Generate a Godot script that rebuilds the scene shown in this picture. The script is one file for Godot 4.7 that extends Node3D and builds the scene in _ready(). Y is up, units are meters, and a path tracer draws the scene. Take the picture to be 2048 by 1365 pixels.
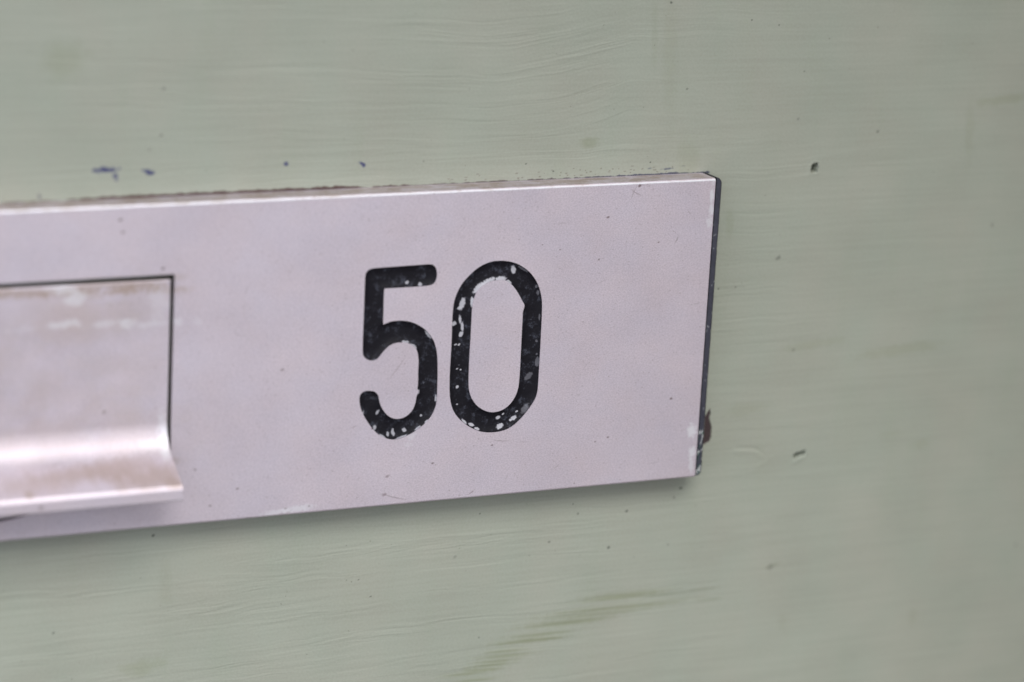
extends Node3D
# An anodised aluminium letter plate with an engraved house number on a green painted door.
# Millimetre work: x runs along the door, y up, z out of the door. The door's painted face is z = 0,
# the lower right corner of the plate's metal is the origin.

const MM := 0.001
const PLATE_H := 65.0          # mm
const PLATE_W := 332.0
const FRONT := 6.0             # front of the plate stands 6 mm off the door
const LENS_PX := 5952.31       # focal length in pixels of the 2048 px wide photograph
const EYE := Vector3(-0.30224, 0.18684, 0.53353)
const TURN := Vector3(-0.25642, -0.45364, 0.05368)

# flap and slot, mm
const FLAP_R := -118.6
const FLAP_L := -310.0
const GAP := 0.85
const LIP := 10.2              # how far the flap's lip stands out from the plate

# painted tile of the door
const TX0 := -180.0
const TY0 := -80.0
const TW := 300.0
const TH := 200.0
const WPX := 2048
const HPX := 1365

var seen_basis := Basis.from_euler(TURN)
var blotch := FastNoiseLite.new()
var fray := FastNoiseLite.new()

func _ready() -> void:
	# ---- camera, sky, sun, exposure
	var cam := Camera3D.new()
	cam.name = "camera"
	cam.position = EYE
	cam.rotation = TURN
	cam.fov = 13.0821
	cam.near = 0.02
	cam.far = 60.0
	var lens := CameraAttributesPhysical.new()
	lens.frustum_focal_length = 12.0 / tan(deg_to_rad(13.0821 / 2.0))
	lens.frustum_focus_distance = 0.612
	lens.frustum_near = 0.02
	lens.frustum_far = 60.0
	lens.exposure_aperture = 7.5
	cam.attributes = lens
	add_child(cam)
	cam.current = true

	var sky_mat := ProceduralSkyMaterial.new()
	sky_mat.sky_top_color = Color(0.86, 0.88, 0.92)
	sky_mat.sky_horizon_color = Color(0.66, 0.67, 0.69)
	sky_mat.sky_curve = 0.22
	sky_mat.ground_bottom_color = Color(0.11, 0.11, 0.11)
	sky_mat.ground_horizon_color = Color(0.63, 0.625, 0.645)
	sky_mat.ground_curve = 0.14
	sky_mat.sun_angle_max = 0.0
	var sky := Sky.new()
	sky.sky_material = sky_mat
	var env := Environment.new()
	env.background_mode = Environment.BG_SKY
	env.sky = sky
	env.tonemap_mode = Environment.TONE_MAPPER_LINEAR
	env.tonemap_exposure = 2.85
	env.sdfgi_enabled = true
	env.ssao_enabled = true
	env.ssil_enabled = true
	var we := WorldEnvironment.new()
	we.name = "world_environment"
	we.environment = env
	add_child(we)

	var sun := DirectionalLight3D.new()
	sun.name = "overcast_sun"
	sun.light_energy = 0.31
	sun.light_color = Color(1.0, 0.99, 0.975)
	sun.light_angular_distance = 36.0
	sun.shadow_enabled = true
	sun.rotation_degrees = Vector3(-50.0, -8.0, 0.0)
	add_child(sun)

	blotch.seed = 4
	blotch.noise_type = FastNoiseLite.TYPE_SIMPLEX_SMOOTH
	blotch.fractal_octaves = 4
	blotch.frequency = 1.0
	fray.seed = 19
	fray.noise_type = FastNoiseLite.TYPE_SIMPLEX_SMOOTH
	fray.fractal_octaves = 3
	fray.frequency = 1.0

	build_sky_blocks()
	build_door()
	build_letter_plate()

# ------------------------------------------------------------------ small helpers

func on_plane(x: float, y: float, z_mm: float) -> Vector2:
	# the point (mm) where the photograph's pixel meets the plane z = z_mm
	var d: Vector3 = seen_basis * Vector3((x - 1024.0) / LENS_PX, -(y - 682.5) / LENS_PX, -1.0)
	var t := (z_mm * MM - EYE.z) / d.z
	var p := EYE + d * t
	return Vector2(p.x, p.y) / MM

func on_door(x: float, y: float) -> Vector2:
	return on_plane(x, y, 0.0)

func on_plate(x: float, y: float) -> Vector2:
	return on_plane(x, y, FRONT)

func part(called: String, mesh: Mesh, m: Material, parent: Node) -> MeshInstance3D:
	var o := MeshInstance3D.new()
	o.name = called
	o.mesh = mesh
	if m:
		o.material_override = m
	o.cast_shadow = GeometryInstance3D.SHADOW_CASTING_SETTING_ON
	parent.add_child(o, true)
	return o

func srgb(r: float, g: float, b: float) -> Color:
	return Color(r / 255.0, g / 255.0, b / 255.0)

# Collects triangles with their own normals; front faces run clockwise.
class Bag:
	var v := PackedVector3Array()
	var n := PackedVector3Array()
	var uv := PackedVector2Array()
	var ix := PackedInt32Array()
	func vert(p: Vector3, nn: Vector3, t: Vector2) -> int:
		v.append(p)
		n.append(nn)
		uv.append(t)
		return v.size() - 1
	func tri(a: int, b: int, c: int) -> void:
		# keep the winding in step with the normals
		var g: Vector3 = (v[b] - v[a]).cross(v[c] - v[a])
		if g.dot(n[a] + n[b] + n[c]) > 0.0:
			ix.append_array(PackedInt32Array([a, c, b]))
		else:
			ix.append_array(PackedInt32Array([a, b, c]))
	func quad(a: int, b: int, c: int, d: int) -> void:
		tri(a, b, c)
		tri(a, c, d)
	func add_to(m: ArrayMesh) -> ArrayMesh:
		var arr := []
		arr.resize(Mesh.ARRAY_MAX)
		arr[Mesh.ARRAY_VERTEX] = v
		arr[Mesh.ARRAY_NORMAL] = n
		arr[Mesh.ARRAY_TEX_UV] = uv
		arr[Mesh.ARRAY_INDEX] = ix
		m.add_surface_from_arrays(Mesh.PRIMITIVE_TRIANGLES, arr)
		return m

# ------------------------------------------------------------------ paint on pictures

# A patch of matter with a frayed outline, at p (mm) in a picture that covers rect (mm).
func dab(im: Image, rect: Rect2, p: Vector2, rx: float, ry: float, turn: float, c: Color, strength := 1.0, soft := 0.3, ragged := 0.35, grain := 1.5) -> void:
	var sx := im.get_width() / rect.size.x
	var sy := im.get_height() / rect.size.y
	var reach := maxf(rx, ry) * (1.0 + ragged + soft) + 0.3
	var x0 := maxi(0, int((p.x - reach - rect.position.x) * sx))
	var x1 := mini(im.get_width() - 1, int((p.x + reach - rect.position.x) * sx) + 1)
	var y0 := maxi(0, int((rect.end.y - p.y - reach) * sy))
	var y1 := mini(im.get_height() - 1, int((rect.end.y - p.y + reach) * sy) + 1)
	var cs := cos(turn)
	var sn := sin(turn)
	for j in range(y0, y1 + 1):
		for i in range(x0, x1 + 1):
			var q := Vector2((i + 0.5) / sx + rect.position.x, rect.end.y - (j + 0.5) / sy)
			var d := q - p
			var u := (d.x * cs + d.y * sn) / rx
			var w := (-d.x * sn + d.y * cs) / ry
			var r := sqrt(u * u + w * w) + ragged * fray.get_noise_2d(q.x * grain, q.y * grain)
			var a := strength * (1.0 - smoothstep(1.0 - soft, 1.0 + soft, r))
			if a > 0.003:
				im.set_pixel(i, j, im.get_pixel(i, j).lerp(c, a))

func line(im: Image, rect: Rect2, a: Vector2, b: Vector2, width: float, c: Color, strength := 1.0, bow := 0.0) -> void:
	var sx := im.get_width() / rect.size.x
	var step := 0.5 / sx
	var count := int(a.distance_to(b) / step) + 1
	var side := (b - a).orthogonal().normalized()
	for k in count + 1:
		var t := float(k) / count
		var p := a.lerp(b, t) + side * bow * 4.0 * t * (1.0 - t)
		var i := int((p.x - rect.position.x) * sx)
		var j := int((rect.end.y - p.y) * im.get_height() / rect.size.y)
		var w := maxi(0, int(width * sx * 0.5))
		for dj in range(-w, w + 1):
			for di in range(-w, w + 1):
				if i + di >= 0 and j + dj >= 0 and i + di < im.get_width() and j + dj < im.get_height():
					var f := strength * 0.45 * (0.6 + 0.8 * absf(fray.get_noise_2d(p.x * 3.0, p.y * 3.0 + 7.0))) * sin(PI * clampf(t, 0.08, 0.92))
					im.set_pixel(i + di, j + dj, im.get_pixel(i + di, j + dj).lerp(c, f))

func noise_bytes(w: int, h: int, cells_x: float, cells_y: float, seed_: int, octaves := 3) -> PackedByteArray:
	# smooth noise with its own grain along x and y: drawn small where it is stretched, then enlarged
	var f := FastNoiseLite.new()
	f.seed = seed_
	f.noise_type = FastNoiseLite.TYPE_SIMPLEX_SMOOTH
	f.fractal_octaves = octaves
	f.frequency = cells_y / h
	var small_w := maxi(8, int(w * cells_x * h / (w * cells_y)))
	var im := f.get_image(small_w, h, false, false, false)
	im.convert(Image.FORMAT_L8)
	im.resize(w, h, Image.INTERPOLATE_CUBIC)
	return im.get_data()

# ------------------------------------------------------------------ added blocks round the door
# Unseen blocks, added above and to the right, keep sky off the door
# and are what the plate's upward faces mirror.

func build_sky_blocks() -> void:
	var f := FastNoiseLite.new()
	f.seed = 90
	f.fractal_octaves = 5
	f.frequency = 0.012
	var tone := NoiseTexture2D.new()
	tone.width = 512
	tone.height = 512
	tone.seamless = true
	tone.noise = f
	var ramp := Gradient.new()
	ramp.set_color(0, srgb(112, 100, 88))
	ramp.set_color(1, srgb(134, 122, 108))
	tone.color_ramp = ramp
	var m := StandardMaterial3D.new()
	m.resource_name = "tan_render"
	m.albedo_texture = tone
	m.uv1_triplanar = true
	m.uv1_world_triplanar = true
	m.uv1_scale = Vector3(2, 2, 2)
	m.roughness = 0.9
	for d in [["added_soffit", Vector3(-0.16, 0.80, 0.226), Vector3(1.2, 0.2, 0.45)], ["added_jamb", Vector3(0.228, -0.05, 0.116), Vector3(0.2, 1.5, 0.23)]]:
		var b := BoxMesh.new()
		b.size = d[2]
		var o := part(d[0], b, m, self)
		o.position = d[1]
		o.set_meta("kind", "structure")
		o.set_meta("label", "unseen tan rendered %s added to shade the door" % d[0])
		o.set_meta("category", d[0])

# ------------------------------------------------------------------ the door

# Relief of the door's paint, in mm.
var hole_at := Vector2()
var gouge_at := Vector2()
var fold_at := Vector2()
var chip_at := Vector2()
var chip_shape := PackedVector2Array()

func door_relief(p: Vector2) -> float:
	var h := 0.0
	var d := p - hole_at
	if d.length_squared() < 16.0:
		var r := pow(pow(absf(d.x) / 0.85, 3.5) + pow(absf(d.y) / 1.0, 3.5), 1.0 / 3.5) + 0.30 * fray.get_noise_2d(p.x * 0.9 + 3.0, p.y * 0.9)
		h -= 7.0 * (1.0 - smoothstep(0.86, 1.06, r))
		h += 0.05 * exp(-pow((r - 1.35) / 0.3, 2.0))
	d = p - gouge_at
	if d.length_squared() < 49.0:
		# steep above, run out below, with the paint pushed up under it
		var u := d.x * 0.97 + d.y * 0.24
		var w := -d.x * 0.24 + d.y * 0.97
		u += 0.25 * fray.get_noise_2d(p.x * 0.8, p.y * 0.8)
		w += 0.22 * fray.get_noise_2d(p.x * 0.9 + 9.0, p.y * 0.9)
		var along := 1.0 - smoothstep(1.0, 1.7, absf(u))
		h -= 2.6 * along * smoothstep(-0.75, 0.1, w) * (1.0 - smoothstep(0.42, 0.66, w))
		h += 0.09 * (1.0 - smoothstep(1.2, 2.4, absf(u + 0.2))) * exp(-pow((w + 1.1 - 0.15 * u) / 0.40, 2.0))
	d = p - fold_at
	if d.length_squared() < 100.0:
		# a wrinkle in the filler: a bent step
		var y := d.y + 0.10 * d.x + (0.0 if d.x < 1.5 else -0.45 * (d.x - 1.5)) * -1.0
		var fade := (1.0 - smoothstep(2.4, 4.6, absf(d.x - 0.2)))
		h += fade * (0.06 * exp(-pow((y + 0.5) / 0.6, 2.0)) - 0.08 * exp(-pow((y - 0.4) / 0.45, 2.0)))
		var e := d - Vector2(4.2, -3.4)
		var w2 := -e.x * 0.5 + e.y * 0.86
		h += 0.045 * exp(-pow(w2 / 0.6, 2.0)) * (1.0 - smoothstep(1.5, 3.2, absf(e.x)))
	d = p - chip_at
	if d.length_squared() < 120.0 and Geometry2D.is_point_in_polygon(p, chip_shape):
		h -= 0.28
	return h

func build_door() -> void:
	hole_at = on_door(1630, 337)
	gouge_at = on_door(1600, 910)
	fold_at = on_door(1496, 900)
	chip_at = on_door(1416, 852)
	for q in [[1420, 818], [1422, 828], [1419, 836], [1421, 846], [1424, 858], [1423, 874], [1419, 883], [1412, 888], [1402, 890], [1402, 850], [1408, 838], [1414, 828]]:
		chip_shape.append(on_door(q[0], q[1]))

	var rect := Rect2(TX0, TY0, TW, TH)
	var plain := door_colour()
	var marked := Image.new()
	marked.copy_from(plain)
	door_marks(marked, rect)
	var relief := ImageTexture.create_from_image(door_bump())

	var mats := []
	for im in [marked, plain]:
		var m := StandardMaterial3D.new()
		m.resource_name = "green_door_paint"
		m.albedo_texture = ImageTexture.create_from_image(im)
		m.roughness = 0.52
		m.metallic_specular = 0.42
		m.heightmap_enabled = true
		m.heightmap_texture = relief
		m.heightmap_scale = 0.0125      # cm: 0.125 mm between 0 and 1
		mats.append(m)

	# the tile in view, in 5 mm cells; cells that hold damage are cut fine
	var near := Bag.new()
	var boxes: Array[Rect2] = []
	boxes.append(Rect2(hole_at, Vector2.ZERO).grow(2.6))
	boxes.append(Rect2(gouge_at, Vector2.ZERO).grow(3.6))
	boxes.append(Rect2(fold_at, Vector2.ZERO).grow(3.0).expand(fold_at + Vector2(8, -7)).expand(fold_at + Vector2(-5, 3)))
	boxes.append(Rect2(chip_at, Vector2.ZERO).grow(1.5).expand(chip_at + Vector2(1, 5)).expand(chip_at + Vector2(-2, -5)))
	for cj in int(TH / 5.0):
		for ci in int(TW / 5.0):
			var cell := Rect2(TX0 + ci * 5.0, TY0 + cj * 5.0, 5.0, 5.0)
			var fine := false
			for b in boxes:
				fine = fine or b.intersects(cell)
			var n := 40 if fine else 1
			var first := near.v.size()
			for j in n + 1:
				for i in n + 1:
					var p := cell.position + Vector2(i, j) * (5.0 / n)
					var h := 0.0
					var nn := Vector3(0, 0, 1)
					if fine:
						h = door_relief(p)
						var e := 0.06
						nn = Vector3(door_relief(p - Vector2(e, 0)) - door_relief(p + Vector2(e, 0)), door_relief(p - Vector2(0, e)) - door_relief(p + Vector2(0, e)), 2.0 * e).normalized()
					near.vert(Vector3(p.x, p.y, h) * MM, nn, Vector2((p.x - TX0) / TW, 1.0 - (p.y - TY0) / TH))
			for j in n:
				for i in n:
					var a := first + j * (n + 1) + i
					near.quad(a, a + 1, a + n + 2, a + n + 1)
	# the rest of the door: the same brushwork, mirrored from tile to tile, and the slab's edges and back
	var far := Bag.new()
	for tj in range(-4, 5):
		for ti in range(-1, 2):
			if ti == 0 and tj == 0:
				continue
			var x0 := TX0 + ti * TW
			var y0 := TY0 + tj * TH
			var ids := []
			for c in [[0, 0], [1, 0], [1, 1], [0, 1]]:
				var u: float = c[0] if posmod(ti, 2) == 0 else 1 - c[0]
				var v: float = 1 - c[1] if posmod(tj, 2) == 0 else c[1]
				ids.append(far.vert(Vector3(x0 + c[0] * TW, y0 + c[1] * TH, 0) * MM, Vector3(0, 0, 1), Vector2(u, v)))
			far.quad(ids[0], ids[1], ids[2], ids[3])
	var lo := Vector3(TX0 - TW, TY0 - 4 * TH, -44.0) * MM
	var hi := Vector3(TX0 + 2 * TW, TY0 + 5 * TH, 0.0) * MM
	for f in [[Vector3(0, 0, -1), [0, 1, 3, 2]], [Vector3(-1, 0, 0), [0, 2, 6, 4]], [Vector3(1, 0, 0), [1, 3, 7, 5]], [Vector3(0, -1, 0), [0, 1, 5, 4]], [Vector3(0, 1, 0), [2, 3, 7, 6]]]:
		var ids := []
		for k in f[1]:
			var p := Vector3(hi.x if k & 1 else lo.x, hi.y if k & 2 else lo.y, hi.z if k & 4 else lo.z)
			ids.append(far.vert(p, f[0], Vector2((p.x - p.z) / 0.3, p.y / 0.2)))
		far.quad(ids[0], ids[1], ids[2], ids[3])
	var mesh := ArrayMesh.new()
	near.add_to(mesh)
	far.add_to(mesh)
	mesh.surface_set_material(0, mats[0])
	mesh.surface_set_material(1, mats[1])
	var o := part("door", mesh, null, self)
	o.set_meta("kind", "structure")
	o.set_meta("label", "grey green brush painted door with chips and nail holes")
	o.set_meta("category", "door")

func door_colour() -> Image:
	var patch := noise_bytes(WPX, HPX, 9.0, 8.0, 11, 4)
	var hue := noise_bytes(WPX, HPX, 14.0, 7.0, 23, 4)
	var streak := noise_bytes(WPX, HPX, 7.0, 190.0, 31, 3)
	var run := noise_bytes(HPX, WPX, 4.0, 46.0, 37, 3)      # turned: stains that ran down
	var fleck := noise_bytes(WPX, HPX, 420.0, 300.0, 41, 2)
	var data := PackedByteArray()
	data.resize(WPX * HPX * 3)
	var k := 0
	for j in HPX:
		for i in WPX:
			var at := j * WPX + i
			var a := (patch[at] - 128) * 0.035
			var b := (hue[at] - 128) * 0.015
			var s := (streak[at] - 128) * 0.028
			var d := maxf(0.0, run[i * HPX + j] - 150.0) * 0.018
			var e := (fleck[at] - 128) * 0.030
			var t := a + s + e
			data[k] = clampi(int(158.5 + t + b - d), 0, 255)
			data[k + 1] = clampi(int(163.0 + t - b * 0.3 - d * 0.35), 0, 255)
			data[k + 2] = clampi(int(151.0 + t - b * 0.2 - d * 1.1), 0, 255)
			k += 3
	return Image.create_from_data(WPX, HPX, false, Image.FORMAT_RGB8, data)

func door_bump() -> Image:
	var f := FastNoiseLite.new()
	f.seed = 71
	f.noise_type = FastNoiseLite.TYPE_SIMPLEX_SMOOTH
	f.fractal_octaves = 2
	f.frequency = 1.0
	var swell := noise_bytes(WPX, HPX, 12.0, 10.0, 53, 2)
	var grit := noise_bytes(WPX, HPX, 330.0, 240.0, 59, 2)
	var turn_at := on_door(960, 130)
	var data := PackedFloat32Array()
	data.resize(WPX * HPX)
	var k := 0
	for j in HPX:
		var y := TY0 + TH - (j + 0.5) * TH / HPX
		var upper := smoothstep(66.0, 78.0, y)
		for i in WPX:
			var x := TX0 + (i + 0.5) * TW / WPX
			# strokes run level below the plate, dip to the right above it, and swing up where the brush was lifted;
			# two passes at different slants show through one another in patches
			var lift := clampf(x - turn_at.x, 0.0, 34.0) * upper
			var bend := 0.006 * (swell[k] - 128)
			var y1 := y + upper * 0.035 * (x + 150.0) - lift * lift * 0.0055 + bend
			var y2 := y - 0.030 * (x + 40.0) + 1.6 * sin(x * 0.035 + y * 0.02) - bend
			var mix_ := smoothstep(-0.25, 0.25, f.get_noise_2d(x * 0.018 + 90.0, y1 * 0.11))
			var amp := clampf(0.75 + 1.9 * f.get_noise_2d(x * 0.012, y1 * 0.20 + 30.0), 0.12, 1.7)
			amp *= (1.0 - 0.6 * smoothstep(-5.0, 40.0, x)) * (1.0 - 0.5 * upper * smoothstep(26.0, 36.0, x - turn_at.x))
			mix_ *= 1.0 - 0.8 * upper
			var a := f.get_noise_2d(x * 0.022, y1 * 0.62) * (1.0 - mix_) + f.get_noise_2d(x * 0.03 + 70.0, y2 * 0.50) * mix_
			var b := f.get_noise_2d(x * 0.045 + 40.0, lerpf(y1, y2, roundf(mix_)) * 1.5)
			data[k] = 0.5 + 0.24 * amp * a + 0.15 * amp * b + 0.05 * amp * f.get_noise_2d(x * 0.07 + 15.0, y1 * 3.4) + 0.00028 * (grit[k] - 128) + 0.0022 * (swell[k] - 128)
			k += 1
	# the paint laps up against the plate in an uneven bead above it
	return Image.create_from_data(WPX, HPX, false, Image.FORMAT_RF, data.to_byte_array())

func door_marks(im: Image, r: Rect2) -> void:
	var rng := RandomNumberGenerator.new()
	rng.seed = 5
	var brown := srgb(80, 62, 60)
	var ink := srgb(70, 73, 108)
	# older brown paint laid bare along the top of the plate, where the green stops short of it
	var x := -150.0
	while x < 1.5:
		var px := 0.0
		var full := smoothstep(-140.0, -126.0, x) * (1.0 - smoothstep(-82.0, -76.0, x))
		px = 0.12 + 0.34 * full + 0.26 * fray.get_noise_2d(x * 0.35, 2.0) + 0.14 * fray.get_noise_2d(x * 1.4, 8.0)
		if x > -20.0:
			px += 0.12
		if px > 0.05:
			var c := brown if x < -60.0 else srgb(96, 88, 86).lerp(srgb(74, 76, 92), smoothstep(-40.0, -15.0, x))
			dab(im, r, Vector2(x, PLATE_H), 0.35, px, 0.0, c, 0.85, 0.25, 0.25, 2.0)
		x += 0.3
	# crumbs of it above
	for k in 46:
		var cx := rng.randf_range(-62.0, -2.0)
		dab(im, r, Vector2(cx, PLATE_H + 0.4 + absf(rng.randfn()) * 1.1), rng.randf_range(0.08, 0.35), 0.09, 0.05, srgb(108, 100, 92), 0.6, 0.3, 0.5, 2.0)
	for q in [[1335, 338, 20, 3, 0.75], [1300, 337, 9, 2, 0.5], [1368, 332, 7, 2, 0.4]]:
		dab(im, r, on_door(q[0], q[1]), q[2] * 0.055, q[3] * 0.055, 0.05, srgb(78, 84, 100), q[4], 0.5, 0.7, 1.6)
	# ballpoint marks
	for q in [[212, 341, 36, 7.0, 1.0], [202, 339, 26, 6.0, 0.8], [228, 352, 10, 7, 0.8], [232, 360, 6, 5, 0.4], [292, 342, 14, 5.0, 0.8], [300, 345, 15, 7.0, 1.0], [572, 328, 7, 6, 0.9], [723, 327, 11, 5.0, 1.0], [728, 331, 6, 5, 0.9]]:
		dab(im, r, on_door(q[0], q[1]), q[2] * 0.055, q[3] * 0.055, -0.55 if q[0] > 700 else (-0.12 if q[0] > 250 else 0.05), ink, q[4], 0.45, 0.9, 0.7)
	dab(im, r, on_door(78, 394), 0.35, 0.5, 0.0, srgb(96, 98, 104), 0.6, 0.4, 0.4)
	# brown ground in the chip by the end cap
	var lo := chip_shape[0]
	var hi := chip_shape[0]
	for q in chip_shape:
		lo = lo.min(q)
		hi = hi.max(q)
	var sx := WPX / TW
	var sy := HPX / TH
	for j in range(int((TY0 + TH - hi.y) * sy) - 1, int((TY0 + TH - lo.y) * sy) + 2):
		for i in range(int((lo.x - TX0) * sx) - 1, int((hi.x - TX0) * sx) + 2):
			var p := Vector2(TX0 + (i + 0.5) / sx, TY0 + TH - (j + 0.5) / sy)
			if Geometry2D.is_point_in_polygon(p, chip_shape):
				im.set_pixel(i, j, srgb(76, 62, 62).lerp(srgb(56, 47, 50), 0.5 + 0.5 * fray.get_noise_2d(p.x * 2.0, p.y * 2.0)))
	# bare spots and flyspecks
	for q in [[1756, 263, 5, 0.7], [1597, 238, 6, 0.3], [1531, 391, 3, 0.5], [1504, 40, 3, 0.8], [1559, 50, 3, 0.7], [1609, 143, 3, 0.6], [1343, 5, 5, 0.7], [1375, 178, 5, 0.35], [1362, 977, 6, 0.85], [1254, 1023, 6, 0.75], [1156, 1028, 4, 0.6], [1348, 996, 6, 0.35], [1146, 1009, 3, 0.8], [1217, 1096, 6, 0.75], [1098, 1085, 5, 0.5], [960, 1028, 3, 0.7], [306, 1072, 6, 0.8], [1059, 1112, 3, 0.5], [106, 1267, 4, 0.7], [717, 1160, 4, 0.5], [741, 1194, 4, 0.5], [693, 1161, 3, 0.5], [958, 1276, 3, 0.6], [910, 1115, 8, 0.2], [1437, 578, 4, 0.7], [1471, 575, 3, 0.6], [1557, 516, 10, 0.35], [1587, 700, 8, 0.25], [328, 177, 6, 0.35], [322, 271, 6, 0.35], [299, 300, 5, 0.35], [847, 323, 3, 0.6], [1107, 343, 3, 0.8], [1301, 325, 3, 0.8], [1052, 328, 3, 0.6], [1336, 1090, 4, 0.4], [1540, 1135, 14, 0.22], [2033, 1090, 7, 0.4], [1985, 450, 8, 0.3]]:
		dab(im, r, on_door(q[0], q[1]), q[2] * 0.055, q[2] * 0.042, 0.4, srgb(72, 76, 70), q[3], 0.35, 0.6, 1.4)
	for k in 260:
		var p := Vector2(rng.randf_range(-155, 95), rng.randf_range(-62, 110))
		dab(im, r, p, rng.randf_range(0.06, 0.2), rng.randf_range(0.06, 0.13), rng.randf() * 3.0, srgb(100, 104, 94), rng.randf_range(0.2, 0.6), 0.4, 0.5, 2.0)
	# rubbed smears where the brush left the paint thin and the olive coat beneath shows between bristle lines
	for q in [[905, 985, 1364], [880, 990, 1353], [925, 1010, 1343], [935, 1030, 1335], [945, 1040, 1326], [955, 1070, 1317], [968, 1050, 1306], [975, 1125, 1290], [1000, 1135, 1284], [1010, 1150, 1274], [1030, 1215, 1257], [1050, 1225, 1250], [1060, 1330, 1238], [1095, 1400, 1226], [1150, 1330, 1203], [1170, 1345, 1196]]:
		for k in 3:
			var x0: float = lerpf(q[0], q[1], rng.randf_range(0.0, 0.25))
			var x1: float = lerpf(q[0], q[1], rng.randf_range(0.75, 1.0))
			var a := on_door(x0, q[2] + rng.randf_range(-2, 2))
			var b := on_door(x1, q[2] - (x1 - x0) * 0.095 + rng.randf_range(-2, 2))
			dab(im, r, (a + b) * 0.5, a.distance_to(b) * 0.52, 0.20, (b - a).angle(), srgb(124, 130, 104), 0.19, 0.5, 0.2, 0.5)
		var c := on_door((q[0] + q[1]) * 0.5, q[2] - (q[1] - q[0]) * 0.048)
		dab(im, r, c, (q[1] - q[0]) * 0.058, 0.75, 0.0, srgb(142, 148, 124), 0.17, 0.5, 0.4, 0.5)
	for q in [[1400, 1180, 70, 0.22, 0.012], [1330, 1190, 90, 0.2, 0.01], [1420, 1200, 60, 0.2, 0.0], [1545, 1132, 30, 0.3, 0.25], [1290, 820, 10, 0.2, 0.0]]:
		dab(im, r, on_door(q[0], q[1]), q[2] * 0.055, q[3], q[4], srgb(118, 126, 106), 0.4, 0.5, 0.3, 0.4)
	# old stains
	for q in [[130, 120, 34, 30, 0.16], [1180, 285, 18, 10, 0.28], [330, 1170, 10, 40, 0.07], [285, 1335, 34, 14, 0.22], [1340, 110, 14, 100, 0.08], [1375, 340, 22, 60, 0.14], [1310, 60, 6, 60, 0.09], [1800, 700, 90, 10, 0.16], [1620, 690, 60, 8, 0.14], [1840, 890, 18, 10, 0.14], [1780, 870, 26, 8, 0.07], [1460, 445, 8, 24, 0.12], [2010, 200, 60, 8, 0.2], [1940, 260, 10, 60, 0.10], [1825, 1235, 9, 16, 0.10], [1565, 1245, 8, 16, 0.08], [1490, 820, 40, 12, 0.10]]:
		dab(im, r, on_door(q[0], q[1]), q[2] * 0.11, q[3] * 0.11, 0.06, srgb(122, 130, 100), q[4], 0.6, 0.5, 0.25)

# ------------------------------------------------------------------ the letter plate

const DIGIT_ZOOM := 3.102
func digit(points: Array) -> PackedVector2Array:
	# outline traced on an enlargement of the photograph, laid on the plate and rounded off
	var raw := PackedVector2Array()
	for q in points:
		raw.append(on_plate(660.0 + q[0] / DIGIT_ZOOM, 480.0 + q[1] / DIGIT_ZOOM))
	var out := PackedVector2Array()
	var n := raw.size()
	for k in n:
		for s in 3:
			out.append(raw[k].cubic_interpolate(raw[(k + 1) % n], raw[(k + n - 1) % n], raw[(k + 2) % n], s / 3.0))
	return out

func plate_uv(p: Vector2, z := FRONT) -> Vector2:
	return Vector2((p.x + 333.0) / 336.0, 1.0 - (p.y + 5.0 + (FRONT - z) * (1.0 if p.y > 60.0 else (-0.6 if p.y < 1.0 else 0.0))) / 76.0)

func flat_into(bag: Bag, poly: PackedVector2Array, z: float) -> void:
	var ids := Geometry2D.triangulate_polygon(poly)
	var first := bag.v.size()
	for p in poly:
		bag.vert(Vector3(p.x, p.y, z) * MM, Vector3(0, 0, 1), plate_uv(p, z))
	for k in range(0, ids.size(), 3):
		bag.tri(first + ids[k], first + ids[k + 1], first + ids[k + 2])

# Walls of a cut through the face, facing into the cut (or away from it, for an island).
func wall_into(bag: Bag, poly: PackedVector2Array, z0: float, z1: float, into: bool) -> void:
	var n := poly.size()
	var ccw := not Geometry2D.is_polygon_clockwise(poly)
	for k in n:
		var a := poly[k]
		var b := poly[(k + 1) % n]
		if a.distance_squared_to(b) < 1e-10:
			continue
		var side := Vector2((b - a).y, -(b - a).x).normalized()      # outward when counter-clockwise
		if not ccw:
			side = -side
		if into:
			side = -side
		var nn := Vector3(side.x, side.y, 0)
		var i0 := bag.vert(Vector3(a.x, a.y, z1) * MM, nn, plate_uv(a))
		var i1 := bag.vert(Vector3(b.x, b.y, z1) * MM, nn, plate_uv(b))
		var i2 := bag.vert(Vector3(b.x, b.y, z0) * MM, nn, plate_uv(b))
		var i3 := bag.vert(Vector3(a.x, a.y, z0) * MM, nn, plate_uv(a))
		bag.quad(i0, i1, i2, i3)

# A section (z, y, normal) drawn along x, with a little unevenness.
func sweep_into(bag: Bag, section: Array, x0: float, x1: float, step: float, wobble := 0.0) -> void:
	var n := maxi(1, int((x1 - x0) / step))
	var first := bag.v.size()
	for k in n + 1:
		var x := lerpf(x0, x1, float(k) / n)
		for s in section:
			var nn := Vector3(0, s[3], s[2]).normalized()
			var w: float = wobble * fray.get_noise_2d(x * 0.5, float(s[1]) * 0.1) * absf(float(s[2]) * float(s[3]))
			bag.vert(Vector3(x, s[1] + s[3] * w, s[0] + s[2] * w) * MM, nn, plate_uv(Vector2(x, s[1]), s[0]))
	var m := section.size()
	for k in n:
		for s in m - 1:
			if Vector2(section[s][0], section[s][1]).distance_to(Vector2(section[s + 1][0], section[s + 1][1])) < 1e-6:
				continue
			var a := first + k * m + s
			bag.quad(a, a + 1, a + m + 1, a + m)

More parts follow.
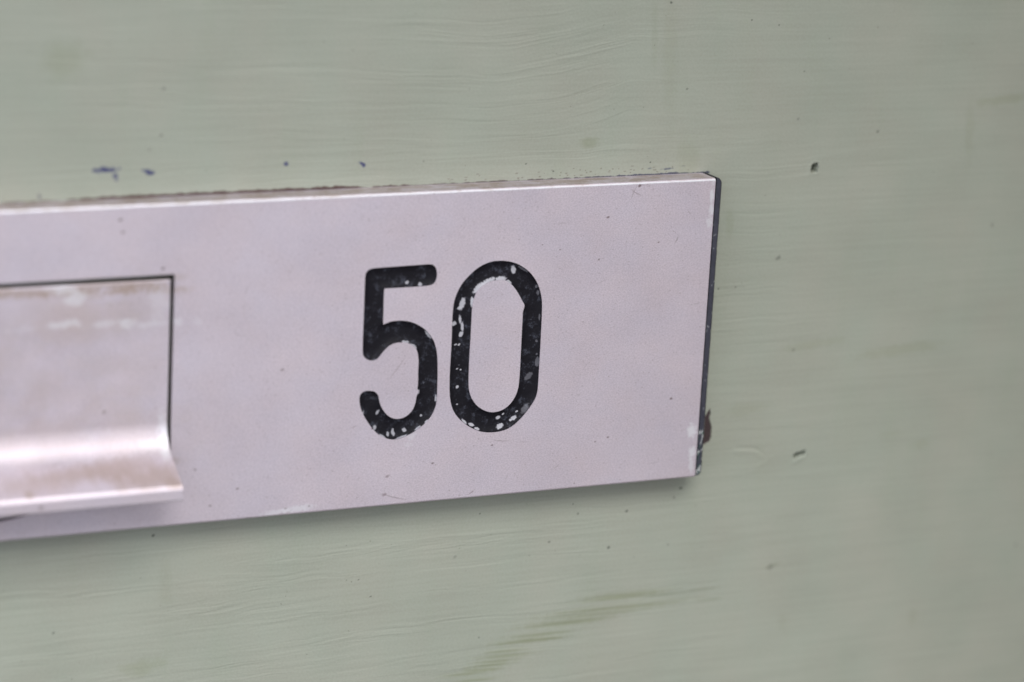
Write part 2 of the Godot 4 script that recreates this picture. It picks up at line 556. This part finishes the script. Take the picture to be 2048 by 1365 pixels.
func metal(im: Image, bump: Texture2D) -> StandardMaterial3D:
	var m := StandardMaterial3D.new()
	m.resource_name = "anodised_aluminium"
	m.albedo_texture = ImageTexture.create_from_image(im)
	m.metallic = 0.55
	m.metallic_specular = 0.5
	m.roughness = 0.50
	m.heightmap_enabled = true
	m.heightmap_texture = bump
	m.heightmap_scale = 0.0022
	return m

func build_letter_plate() -> void:
	var root := Node3D.new()
	root.name = "letter_plate"
	root.set_meta("label", "pinkish aluminium letter plate engraved with a black 50")
	root.set_meta("category", "letter plate")
	add_child(root)

	var five := digit([[218, 225], [222, 208], [235, 190], [255, 180], [285, 175], [350, 170], [430, 164], [520, 158], [590, 153], [625, 152], [645, 160], [658, 178], [664, 205], [663, 232], [655, 258], [640, 275], [615, 284], [560, 290], [480, 295], [400, 300], [345, 303], [338, 308], [335, 330], [333, 400], [331, 480], [331, 524], [345, 519], [375, 508], [410, 503], [450, 502], [495, 508], [540, 525], [585, 553], [620, 590], [645, 630], [660, 680], [667, 740], [668, 830], [666, 920], [662, 1000], [650, 1050], [628, 1095], [595, 1135], [555, 1170], [510, 1200], [460, 1225], [420, 1238], [380, 1240], [340, 1230], [300, 1208], [265, 1175], [235, 1135], [208, 1090], [190, 1045], [182, 1000], [185, 968], [200, 948], [225, 938], [255, 938], [280, 945], [298, 965], [305, 995], [315, 1030], [335, 1065], [360, 1092], [390, 1108], [420, 1112], [455, 1104], [490, 1082], [515, 1050], [530, 1010], [536, 975], [549, 940], [542, 925], [546, 890], [546, 830], [549, 760], [545, 710], [535, 680], [515, 660], [485, 643], [450, 638], [415, 640], [380, 652], [350, 675], [325, 702], [305, 728], [285, 744], [262, 750], [235, 745], [212, 728], [203, 705], [203, 640], [206, 540], [210, 430], [214, 310]])
	var nought := digit([[764, 420], [775, 365], [795, 315], [825, 265], [865, 220], [910, 180], [960, 150], [1015, 133], [1075, 130], [1130, 138], [1175, 155], [1215, 180], [1250, 212], [1280, 255], [1300, 300], [1312, 350], [1317, 400], [1315, 480], [1310, 580], [1305, 680], [1298, 800], [1292, 900], [1285, 955], [1270, 995], [1245, 1035], [1215, 1075], [1180, 1115], [1135, 1155], [1090, 1180], [1040, 1193], [985, 1197], [930, 1190], [885, 1172], [840, 1145], [800, 1110], [770, 1070], [752, 1025], [743, 970], [741, 900], [744, 800], [750, 700], [755, 600], [758, 500]])
	var island := digit([[882, 430], [890, 380], [905, 335], [925, 305], [955, 280], [1000, 258], [1050, 250], [1085, 252], [1120, 272], [1150, 305], [1175, 345], [1193, 380], [1207, 408], [1197, 450], [1193, 520], [1188, 620], [1183, 720], [1178, 820], [1172, 890], [1165, 930], [1150, 970], [1125, 1010], [1095, 1040], [1060, 1060], [1020, 1070], [980, 1067], [940, 1050], [905, 1022], [880, 985], [866, 945], [860, 900], [862, 800], [867, 700], [873, 600], [878, 500]])

	# opening behind the flap, with a finger notch below it
	var top := on_plate(347, 549).y
	var low := on_plate(338, 925).y
	var slot := PackedVector2Array([Vector2(FLAP_L - GAP, low), Vector2(FLAP_R + GAP, low), Vector2(FLAP_R + GAP, top), Vector2(FLAP_L - GAP, top)])
	var notch := PackedVector2Array()
	var nc := on_plate(-160, 1012)
	var ne := on_plate(112, 1012)
	for k in 49:
		var a := PI + PI * k / 48.0
		notch.append(Vector2(nc.x + (ne.x - nc.x) * cos(a), nc.y - 1.0 + 4.6 * sin(a)))
	notch.append(Vector2(nc.x + (ne.x - nc.x), low + 1.0))
	notch.append(Vector2(nc.x - (ne.x - nc.x), low + 1.0))
	var opening: PackedVector2Array = Geometry2D.merge_polygons(slot, notch)[0]

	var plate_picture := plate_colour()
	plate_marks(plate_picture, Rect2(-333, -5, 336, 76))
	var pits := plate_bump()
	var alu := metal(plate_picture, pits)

	# ---- face plate: flat front cut cell by cell round the digits and the slot, rounded long edges, back open
	var rt := 0.46
	var rb := 0.45
	var bag := Bag.new()
	var xs := [-PLATE_W, -280.0, -220.0, -160.0, -121.0, -100.0]
	while xs[-1] < -35.0:
		xs.append(xs[-1] + 4.0)
	xs.append(0.0)
	var ys := [rb, 6.0, 12.0]
	while ys[-1] < 54.0:
		ys.append(ys[-1] + 4.0)
	ys.append(PLATE_H - rt)
	for i in xs.size() - 1:
		for j in ys.size() - 1:
			var cell := PackedVector2Array([Vector2(xs[i], ys[j]), Vector2(xs[i + 1], ys[j]), Vector2(xs[i + 1], ys[j + 1]), Vector2(xs[i], ys[j + 1])])
			var left: Array = [cell]
			for cut in [opening, five, nought]:
				var next := []
				for piece in left:
					for q in Geometry2D.clip_polygons(piece, cut):
						next.append(q)
				left = next
			for q in Geometry2D.intersect_polygons(cell, island):
				left.append(q)
			for q in left:
				flat_into(bag, q, FRONT)
	wall_into(bag, five, FRONT - 0.75, FRONT, true)
	wall_into(bag, nought, FRONT - 0.75, FRONT, true)
	wall_into(bag, island, FRONT - 0.75, FRONT, false)
	wall_into(bag, opening, FRONT - 0.9, FRONT, true)
	for q in Geometry2D.clip_polygons(notch, slot):
		flat_into(bag, q, FRONT - 1.6)
	var edge := []
	edge.append([0.05, PLATE_H, 0.0, 1.0])
	edge.append([FRONT - 0.5, PLATE_H, 0.0, 1.0])
	for q in [[FRONT - 0.36, PLATE_H - 0.06, 50.0], [FRONT - 0.29, PLATE_H - 0.13, 30.0], [FRONT - 0.05, rt_y(rt, 0.10), 27.0], [FRONT - 0.01, rt_y(rt, 0.04), 12.0], [FRONT, PLATE_H - rt, 0.0]]:
		edge.append([q[0], q[1], cos(deg_to_rad(q[2])), sin(deg_to_rad(q[2]))])
	sweep_into(bag, edge, -PLATE_W, 0.0, 1.2, 0.08)
	edge = []
	for k in 9:
		var a := -PI / 2.0 * k / 8.0
		edge.append([FRONT - rb + rb * cos(a), rb + rb * sin(a), cos(a), sin(a)])
	edge.append([0.05, 0.0, 0.0, -1.0])
	sweep_into(bag, edge, -PLATE_W, 0.0, 1.2, 0.08)
	# cut ends and inner skin
	for e in [[-PLATE_W, -1.0], [0.0, 1.0]]:
		var ids := []
		for c in [[0.0, 0.05], [PLATE_H, 0.05], [PLATE_H - rt, FRONT], [rb, FRONT]]:
			ids.append(bag.vert(Vector3(e[0], c[0], c[1]) * MM, Vector3(e[1], 0, 0), plate_uv(Vector2(e[0], c[0]))))
		bag.quad(ids[0], ids[1], ids[2], ids[3])
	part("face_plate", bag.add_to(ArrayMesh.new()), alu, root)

	# ---- the two numerals: black paint in the cut
	var ink := numeral_material(five, nought)
	var rect := digits_rect()
	for d in [five, nought]:
		var nb := Bag.new()
		var box := Rect2(d[0], Vector2.ZERO)
		for q in d:
			box = box.expand(q)
		var rims: Array = [d, island] if d == nought else [d]
		var cell := 0.45
		for ci in int(box.size.x / cell) + 1:
			for cj in int(box.size.y / cell) + 1:
				var c := box.position + Vector2(ci, cj) * cell
				for q in Geometry2D.intersect_polygons(PackedVector2Array([c, c + Vector2(cell, 0), c + Vector2(cell, cell), c + Vector2(0, cell)]), d):
					for poly in (Geometry2D.clip_polygons(q, island) if d == nought else [q]):
						trough_into(nb, poly, rims, rect)
		var o := part("numeral", nb.add_to(ArrayMesh.new()), ink, root)
		o.set_meta("label", "worn black painted figure five" if d == five else "worn black painted figure nought with flaked paint")

	build_flap(root, alu, top)
	build_end_caps(root)

# A scrap of the paint in an engraved stroke: the paint has shrunk to a hollow, deepest along the middle.
func trough_into(bag: Bag, poly: PackedVector2Array, rims: Array, rect: Rect2) -> void:
	var ids := Geometry2D.triangulate_polygon(poly)
	var first := bag.v.size()
	for p in poly:
		var best := 1e9
		var rim := p
		for loop in rims:
			for k in loop.size():
				if absf(loop[k].x - p.x) + absf(loop[k].y - p.y) > sqrt(best) * 1.5 + 2.0:
					continue
				var c := Geometry2D.get_closest_point_to_segment(p, loop[k], loop[(k + 1) % loop.size()])
				var dd := c.distance_squared_to(p)
				if dd < best:
					best = dd
					rim = c
		var far := clampf(sqrt(best) / 1.7, 0.0, 1.0)
		var side := (rim - p).normalized()
		# depth 0.16 mm at the rim, 0.62 mm in the middle
		var steep := 0.46 * 2.0 * (1.0 - far) / 1.7
		var nn := Vector3(-side.x * steep, -side.y * steep, 1.0).normalized()
		bag.vert(Vector3(p.x, p.y, FRONT - 0.16 - 0.46 * (1.0 - (1.0 - far) * (1.0 - far))) * MM, nn, Vector2((p.x - rect.position.x) / rect.size.x, 1.0 - (p.y - rect.position.y) / rect.size.y))
	for k in range(0, ids.size(), 3):
		bag.tri(first + ids[k], first + ids[k + 1], first + ids[k + 2])

func rt_y(rt: float, up: float) -> float:
	return PLATE_H - rt + up

func build_flap(root: Node3D, alu: Material, top: float) -> void:
	var lip_top := on_plane(366, 974, FRONT + LIP).y
	var lip_low := on_plane(366, 1003, FRONT + LIP).y
	var f0 := FRONT - 0.15
	var zl := FRONT + LIP
	var zs := zl - 0.75
	var slope := deg_to_rad(60.0)
	var r := 7.6
	var bend := lip_top + 0.3 + r * sin(slope) + (zs - f0 - r * (1.0 - cos(slope))) / tan(slope)
	# front skin from the top down: rounded top edge, flat, hollow curve, slope
	var sec := []
	var ft := top - GAP - 0.2
	sec.append([f0 - 1.0, ft, 0.0, 1.0])
	for k in 5:
		var a := PI / 2.0 * (1.0 - k / 4.0)
		sec.append([f0 - 0.3 + 0.3 * cos(a), ft - 0.3 + 0.3 * sin(a), cos(a), sin(a)])
	for k in 21:
		var a := slope * k / 20.0
		sec.append([f0 + r * (1.0 - cos(a)), bend - r * sin(a), cos(a), sin(a)])
	var z1: float = sec[-1][0]
	var y1: float = sec[-1][1]
	var ys := y1 - (zs - z1) / tan(slope)
	sec.append([zs, ys, cos(slope), sin(slope)])
	var body := Bag.new()
	sweep_into(body, sec, FLAP_L, FLAP_R, 3.0, 0.0)
	# back of it, 1.6 mm behind
	var back := []
	for s in sec.slice(5):
		back.append([s[0] - s[2] * 1.0, s[1] - s[3] * 1.0, -s[2], -s[3]])
	back.insert(0, [f0 - 1.0, ft, -1.0, 0.0])
	sweep_into(body, back, FLAP_L, FLAP_R, 40.0, 0.0)
	for e in [[FLAP_L, -1.0], [FLAP_R, 1.0]]:
		var outline := PackedVector2Array()
		for s in sec:
			outline.append(Vector2(s[0], s[1]))
		for k in range(back.size() - 1, 0, -1):
			outline.append(Vector2(back[k][0], back[k][1]))
		cap_into(body, outline, e[0], e[1])
	var flap := part("flap", body.add_to(ArrayMesh.new()), alu, root)
	flap.set_meta("label", "hinged flap with a hollow curved foot")

	# the lip: a bar along the flap's foot with rounded edges
	var lip := Bag.new()
	var bar := []
	bar.append([zs - 0.06, ys, cos(slope), sin(slope)])
	for q in [[zs + 0.06, ys - 0.04, 58.0], [zl - 0.42, ys - 0.14, 33.0], [zl - 0.06, ys - 0.86, 26.0], [zl - 0.01, ys - 0.98, 10.0], [zl, ys - 1.08, 0.0]]:
		bar.append([q[0], q[1], cos(deg_to_rad(q[2])), sin(deg_to_rad(q[2]))])
	for k in 7:
		var a := -PI / 2.0 * k / 6.0
		bar.append([zl - 0.4 + 0.4 * cos(a), lip_low + 0.4 + 0.4 * sin(a), cos(a), sin(a)])
	bar.append([zs - 2.6, lip_low, 0.0, -1.0])
	bar.append([zs - 2.6, lip_low, -1.0, 0.0])
	bar.append([zs - 2.6, ys - 0.1, -1.0, 0.0])
	sweep_into(lip, bar, FLAP_L, FLAP_R, 3.0, 0.05)
	for e in [[FLAP_L, -1.0], [FLAP_R, 1.0]]:
		var outline := PackedVector2Array()
		for s in bar:
			if outline.is_empty() or outline[-1].distance_to(Vector2(s[0], s[1])) > 1e-4:
				outline.append(Vector2(s[0], s[1]))
		cap_into(lip, outline, e[0], e[1])
	part("finger_lip", lip.add_to(ArrayMesh.new()), alu, flap)

# Closes the end of a swept section; outline is (z, y).
func cap_into(bag: Bag, outline: PackedVector2Array, x: float, way: float) -> void:
	var ids := Geometry2D.triangulate_polygon(outline)
	var first := bag.v.size()
	for p in outline:
		bag.vert(Vector3(x, p.y, p.x) * MM, Vector3(way, 0, 0), plate_uv(Vector2(x, p.y), p.x))
	for k in range(0, ids.size(), 3):
		bag.tri(first + ids[k], first + ids[k + 1], first + ids[k + 2])

func build_end_caps(root: Node3D) -> void:
	var im := Image.create_empty(64, 1024, false, Image.FORMAT_RGB8)
	var r := Rect2(-0.5, -2.0, 3.0, 69.0)
	for j in 1024:
		for i in 64:
			var q := Vector2(i * 0.047, j * 0.067)
			var t := fray.get_noise_2d(q.x * 1.4, q.y * 1.4) * 7.0 + blotch.get_noise_2d(q.x * 0.3 + 50.0, q.y * 0.3) * 8.0
			im.set_pixel(i, j, srgb(60 + t, 61 + t, 72 + t))
	var rng := RandomNumberGenerator.new()
	rng.seed = 8
	# scuffs: green paint and bare scratches at the foot of the cap, a few nicks above
	for k in 26:
		var c := srgb(188, 192, 190) if k % 3 else srgb(52, 76, 70)
		dab(im, r, Vector2(rng.randf_range(0.2, 1.6), rng.randf_range(0.4, 10.5)), rng.randf_range(0.1, 0.35), rng.randf_range(0.15, 0.7), rng.randf_range(-0.7, 0.7), c, 0.7, 0.25, 0.7, 2.5)
	for k in 14:
		dab(im, r, Vector2(rng.randf_range(0.1, 1.6), rng.randf_range(12, 62)), 0.12, rng.randf_range(0.1, 0.3), 0.0, srgb(170, 174, 176), 0.6, 0.3, 0.5, 2.5)
	dab(im, r, Vector2(0.75, 52.8), 0.5, 0.12, 0.5, srgb(160, 164, 168), 0.6, 0.3, 0.5, 2.5)
	# the door's green caught on its outer edge
	for k in 70:
		dab(im, r, Vector2(1.82, rng.randf_range(1.0, 58.0)), rng.randf_range(0.08, 0.28), rng.randf_range(0.4, 1.8), 0.0, srgb(172, 178, 160), 0.8, 0.25, 0.4, 1.5)
	var m := StandardMaterial3D.new()
	m.resource_name = "dark_plastic"
	m.albedo_texture = ImageTexture.create_from_image(im)
	m.roughness = 0.42
	m.metallic_specular = 0.45
	for s in [1.0, -1.0]:
		var bag := Bag.new()
		# seen from the front: a 1.65 mm strip with rounded outer corners
		var outline := PackedVector2Array()
		var x0 := 0.32
		var x1 := 1.78
		var rc := 1.25
		outline.append(Vector2(x0, 0.1))
		for k in 9:
			var a := -PI / 2.0 + PI / 2.0 * k / 8.0
			outline.append(Vector2(x1 - rc + rc * cos(a), 0.1 + rc + rc * sin(a)))
		var n_side := 30
		for k in range(1, n_side):
			var y := lerpf(0.1 + rc, PLATE_H - rc, float(k) / n_side)
			outline.append(Vector2(x1 + 0.07 * fray.get_noise_2d(y * 0.2, 4.0), y))
		for k in 9:
			var a := PI / 2.0 * k / 8.0
			outline.append(Vector2(x1 - rc + rc * cos(a), PLATE_H + 0.05 - rc + rc * sin(a)))
		outline.append(Vector2(x0, PLATE_H + 0.05))
		var n := outline.size()
		var mid := Vector2(1.0, PLATE_H / 2.0)
		var zf := FRONT - 0.2
		var rings := []
		for ring in [[0.0, 0.05], [0.0, zf - 0.45], [0.13, zf - 0.13], [0.45, zf]]:
			var ids := []
			for k in n:
				var a := outline[(k + n - 1) % n]
				var b := outline[(k + 1) % n]
				var out := Vector2((b - a).y, -(b - a).x).normalized()
				if out.x < -0.2:
					out.x = 0.0
				var p: Vector2 = outline[k] - out * ring[0]
				var lean: float = ring[0] / 0.45
				var nn := Vector3(out.x * s, out.y, 0.0).lerp(Vector3(0, 0, 1), lean).normalized()
				var place := Vector3(p.x if s > 0.0 else -PLATE_W - p.x, p.y, ring[1])
				ids.append(bag.vert(place * MM, nn, Vector2((outline[k].x - ring[0] * out.x + 0.5) / 3.0, 1.0 - (p.y + 2.0) / 69.0)))
			rings.append(ids)
		for q in 3:
			for k in n:
				bag.quad(rings[q][k], rings[q][(k + 1) % n], rings[q + 1][(k + 1) % n], rings[q + 1][k])
		var face := PackedVector2Array()
		for id in rings[3]:
			face.append(Vector2(bag.v[id].x, bag.v[id].y) * 1000.0)
		var tris := Geometry2D.triangulate_polygon(face)
		for k in range(0, tris.size(), 3):
			bag.tri(rings[3][tris[k]], rings[3][tris[k + 1]], rings[3][tris[k + 2]])
		var o := part("end_cap", bag.add_to(ArrayMesh.new()), m, root)
		o.set_meta("label", "dark grey plastic end cap with scuffed foot")

# ------------------------------------------------------------------ the plate's surface

func plate_colour() -> Image:
	var w := 2048
	var h := 512
	var patch := noise_bytes(w, h, 15.0, 4.0, 61, 4)
	var hue := noise_bytes(w, h, 20.0, 5.0, 67, 4)
	var grain := noise_bytes(w, h, 900.0, 230.0, 73, 2)
	var rub := noise_bytes(w, h, 30.0, 60.0, 79, 3)
	var data := PackedByteArray()
	data.resize(w * h * 3)
	var k := 0
	for at in w * h:
		var t := (patch[at] - 128) * 0.045 + (grain[at] - 128) * 0.17 + (rub[at] - 128) * 0.01
		var b := (hue[at] - 128) * 0.016
		data[k] = clampi(int(214.0 + t + b), 0, 255)
		data[k + 1] = clampi(int(204.0 + t), 0, 255)
		data[k + 2] = clampi(int(214.0 + t - b), 0, 255)
		k += 3
	return Image.create_from_data(w, h, false, Image.FORMAT_RGB8, data)

func plate_bump() -> ImageTexture:
	var a := noise_bytes(2048, 512, 1000.0, 250.0, 83, 2)
	var b := noise_bytes(2048, 512, 40.0, 10.0, 89, 3)
	var data := PackedFloat32Array()
	data.resize(2048 * 512)
	for k in data.size():
		data[k] = (a[k] + b[k] * 3.0) / 1020.0
	return ImageTexture.create_from_image(Image.create_from_data(2048, 512, false, Image.FORMAT_RF, data.to_byte_array()))

func plate_marks(im: Image, r: Rect2) -> void:
	var rng := RandomNumberGenerator.new()
	rng.seed = 14
	var dark := srgb(110, 92, 96)
	var chalk := srgb(236, 236, 242)
	# pinprick corrosion
	for k in 1700:
		var p := Vector2(rng.randf_range(-160, 0), rng.randf_range(0, 65))
		dab(im, r, p, rng.randf_range(0.07, 0.16), 0.09, 0.0, srgb(140, 124, 130), rng.randf_range(0.15, 0.5), 0.4, 0.4, 2.0)
	for q in [[1216, 435, 5], [1198, 519, 4], [1318, 485, 3], [1342, 798, 5], [1190, 884, 3], [1216, 875, 4], [865, 927, 4], [775, 953, 7], [768, 990, 8], [745, 858, 4], [1120, 500, 3], [475, 978, 4], [617, 1013, 4], [570, 1018, 4], [984, 891, 4], [1148, 967, 3], [208, 825, 8], [50, 985, 9], [325, 537, 6], [565, 740, 7], [390, 940, 4], [420, 1012, 4], [1085, 490, 3], [870, 385, 8], [1280, 372, 6], [240, 440, 6], [245, 465, 5]]:
		dab(im, r, on_plate(q[0], q[1]), q[2] * 0.06, q[2] * 0.035, 0.2, dark, 0.75 if q[2] < 7 else 0.4, 0.4, 0.6, 1.2)
	# hair scratches
	for q in [[1349, 487, 1357, 471, 1.0], [775, 762, 812, 712, 0.5], [1262, 378, 1285, 392, 0.7], [1275, 372, 1262, 400, 0.6], [1240, 360, 1300, 372, 0.4], [935, 990, 950, 978, 0.9], [762, 988, 815, 1000, 0.7], [572, 1027, 585, 1018, 0.9], [1105, 938, 1120, 927, 0.4], [1010, 960, 1014, 950, 0.4], [700, 857, 715, 850, 0.6], [1376, 420, 1383, 428, 0.5], [985, 880, 1022, 882, 0.5]]:
		line(im, r, on_plate(q[0], q[1]), on_plate(q[2], q[3]), 0.15, dark, q[4], 0.15)
	for k in 40:
		var p := Vector2(rng.randf_range(-150, -2), rng.randf_range(1, 64))
		var a := rng.randf_range(-0.4, 1.2)
		line(im, r, p, p + Vector2(cos(a), sin(a)) * rng.randf_range(0.6, 3.0), 0.1, srgb(150, 136, 142) if k % 2 else srgb(226, 220, 226), rng.randf_range(0.3, 0.6), 0.1)
	# handling has left the flap browner than the plate, in blotches
	for k in 70:
		var p := Vector2(FLAP_R - rng.randf() * 60.0 - 1.5, rng.randf_range(on_plate(200, 880).y, on_plate(200, 585).y))
		dab(im, r, p, rng.randf_range(4.0, 11.0), rng.randf_range(2.0, 5.0), 0.0, srgb(190, 172, 164), rng.randf_range(0.03, 0.10), 0.7, 0.5, 0.12)
	for k in 26:
		dab(im, r, Vector2(FLAP_R - rng.randf() * 50.0, on_plate(200, 572).y - absf(rng.randfn()) * 1.0), rng.randf_range(1.0, 5.0), rng.randf_range(0.3, 1.0), 0.0, srgb(170, 148, 132), rng.randf_range(0.1, 0.4), 0.5, 0.7, 0.8)
	# worn bright spots along the cut end and the foot, chalky paint on the flap
	for q in [[1424, 392, 4, 13, 0.8], [1424, 420, 5, 12, 0.75], [1419, 445, 6, 10, 0.6], [1427, 365, 3, 8, 0.4], [1384, 862, 9, 13, 0.85], [1384, 905, 7, 12, 0.8], [1382, 930, 5, 16, 0.6], [595, 1018, 30, 6, 0.6], [550, 1026, 24, 5, 0.5], [822, 872, 9, 7, 0.35], [815, 890, 10, 4, 0.25]]:
		dab(im, r, on_plate(q[0], q[1]), q[2] * 0.11, q[3] * 0.11, 0.05, chalk, q[4], 0.45, 0.6, 0.9)
	for q in [[120, 580, 26, 8, 0.55], [150, 598, 20, 14, 0.6], [130, 650, 28, 7, 0.55], [215, 648, 34, 6, 0.4], [255, 648, 20, 8, 0.4], [300, 650, 34, 6, 0.35], [355, 645, 9, 7, 0.45], [40, 660, 30, 6, 0.2], [318, 600, 18, 30, 0.25], [325, 855, 10, 30, 0.5], [325, 880, 10, 20, 0.7], [300, 885, 26, 10, 0.3], [322, 898, 10, 10, 0.6], [395, 645, 8, 8, 0.25]]:
		dab(im, r, on_plate(q[0], q[1]), q[2] * 0.105, q[3] * 0.105, 0.05, chalk, q[4], 0.55, 0.7, 0.4)
	# pale highlight painted along the top arris
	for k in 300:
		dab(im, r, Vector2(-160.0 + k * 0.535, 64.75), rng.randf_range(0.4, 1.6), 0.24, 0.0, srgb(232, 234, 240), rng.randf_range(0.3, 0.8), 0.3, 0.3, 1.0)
	# grime and painted tan reflection: brown in the hollow of the flap's foot, and a film along the top edge
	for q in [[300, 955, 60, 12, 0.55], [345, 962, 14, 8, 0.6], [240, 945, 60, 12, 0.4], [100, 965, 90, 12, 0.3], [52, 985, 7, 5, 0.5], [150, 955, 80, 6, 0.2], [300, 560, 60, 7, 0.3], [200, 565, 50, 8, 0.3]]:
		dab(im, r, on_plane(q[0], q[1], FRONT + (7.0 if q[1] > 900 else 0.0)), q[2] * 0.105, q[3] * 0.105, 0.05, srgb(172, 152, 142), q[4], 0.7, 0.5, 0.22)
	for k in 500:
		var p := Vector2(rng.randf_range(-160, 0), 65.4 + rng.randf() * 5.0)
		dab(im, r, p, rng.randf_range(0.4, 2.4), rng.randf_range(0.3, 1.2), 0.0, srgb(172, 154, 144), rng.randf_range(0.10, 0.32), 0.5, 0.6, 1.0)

func digits_rect() -> Rect2:
	var a := on_plate(700, 900)
	var b := on_plate(1110, 500)
	return Rect2(Vector2(minf(a.x, b.x), a.y), Vector2(absf(b.x - a.x), b.y - a.y)).grow(2.0)

func numeral_material(_five: PackedVector2Array, _nought: PackedVector2Array) -> StandardMaterial3D:
	var r := digits_rect()
	var w := 1024
	var h := int(w * r.size.y / r.size.x)
	var im := Image.create_empty(w, h, false, Image.FORMAT_RGB8)
	var ht := PackedFloat32Array()
	ht.resize(w * h)
	for j in h:
		for i in w:
			var p := Vector2(r.position.x + (i + 0.5) * r.size.x / w, r.end.y - (j + 0.5) * r.size.y / h)
			var a := blotch.get_noise_2d(p.x * 0.30, p.y * 0.30)
			var b := fray.get_noise_2d(p.x * 0.75 + 30.0, p.y * 0.75)
			var c := fray.get_noise_2d(p.x * 2.2 + 60.0, p.y * 2.2)
			# paint worn to a grey bloom in patches
			var worn := smoothstep(0.0, 0.9, a * 0.9 + b * 0.55 + c * 0.45)
			im.set_pixel(i, j, srgb(24, 23, 29).lerp(srgb(104, 110, 124), worn * 0.5))
			ht[j * w + i] = 0.5 + 0.25 * b + 0.15 * c
	var chalk := srgb(186, 186, 194)
	var z := DIGIT_ZOOM
	# flakes lost, traced on the enlargement: x, y, half length, half width, turn
	for q in [[828, 400, 38, 17, 1.35], [812, 428, 16, 12, 0.0], [815, 500, 30, 9, -1.45], [828, 545, 34, 9, -1.5], [820, 590, 18, 13, 1.4], [776, 523, 18, 14, 0.0], [785, 655, 9, 5, 0.2], [808, 655, 9, 6, 0.6], [796, 805, 8, 4, 0.4], [817, 811, 6, 5, 0.0], [797, 918, 10, 9, 0.5], [795, 1025, 7, 4, 0.0], [1050, 1108, 17, 11, 0.2], [1080, 1085, 9, 6, 0.6], [1145, 1110, 20, 13, 0.6], [1165, 1070, 9, 6, 0.2], [1125, 1122, 9, 8, 0.0], [1060, 1160, 24, 16, 0.3], [880, 1150, 22, 9, -0.4], [915, 1175, 20, 8, -0.3], [835, 1130, 22, 8, -0.7], [1215, 1050, 34, 18, 0.9], [1295, 330, 9, 16, 0.0], [1304, 480, 5, 20, 0.0], [1287, 630, 8, 9, 0.0], [1288, 712, 6, 7, 0.0], [1285, 290, 8, 10, 0.0], [925, 300, 44, 17, 0.75], [985, 264, 46, 18, 0.42], [1062, 246, 38, 18, 0.05], [1110, 262, 22, 10, -0.5], [885, 390, 10, 34, 0.0], [1145, 190, 16, 26, 0.3], [1200, 182, 40, 7, -0.55], [1290, 760, 12, 30, 0.0], [1240, 850, 30, 18, 0.8]]:
		dab(im, r, on_plate(660 + q[0] / z, 480 + q[1] / z), q[2] * 0.034, q[3] * 0.034, q[4], chalk, 0.95 if q[2] < 48 and q[0] < 1190 else 0.4, 0.25, 0.35, 1.4)
	for q in [[612, 592, 34, 7, -0.9], [562, 278, 12, 12, 0.0], [482, 268, 14, 8, 0.4], [280, 1168, 12, 14, 0.3], [363, 1210, 9, 13, 0.0], [396, 1200, 11, 22, 0.25], [466, 1185, 13, 13, 0.0], [520, 660, 26, 9, -0.6], [470, 636, 26, 8, -0.1], [552, 945, 8, 14, 0.0], [600, 1130, 16, 7, 0.8], [545, 1172, 22, 6, 0.6], [440, 1228, 40, 5, 0.3], [330, 1222, 30, 5, -0.6], [572, 1095, 8, 8, 0.0], [300, 1075, 8, 18, -0.4], [658, 985, 5, 22, 0.0], [205, 1080, 6, 20, -0.4]]:
		dab(im, r, on_plate(660 + q[0] / z, 480 + q[1] / z), q[2] * 0.034, q[3] * 0.034, q[4], chalk, 0.85, 0.25, 0.4, 1.5)
	var rng := RandomNumberGenerator.new()
	rng.seed = 3
	for k in 50:
		var p := Vector2(rng.randf_range(r.position.x, r.end.x), rng.randf_range(r.position.y, r.end.y))
		dab(im, r, p, rng.randf_range(0.05, 0.22), rng.randf_range(0.05, 0.16), rng.randf() * 3.0, srgb(140, 144, 154), rng.randf_range(0.2, 0.5), 0.3, 0.6, 2.4)
	var m := StandardMaterial3D.new()
	m.resource_name = "worn_black_paint"
	m.albedo_texture = ImageTexture.create_from_image(im)
	m.roughness = 0.5
	m.metallic_specular = 0.28
	m.heightmap_enabled = true
	m.heightmap_texture = ImageTexture.create_from_image(Image.create_from_data(w, h, false, Image.FORMAT_RF, ht.to_byte_array()))
	m.heightmap_scale = 0.012
	return m
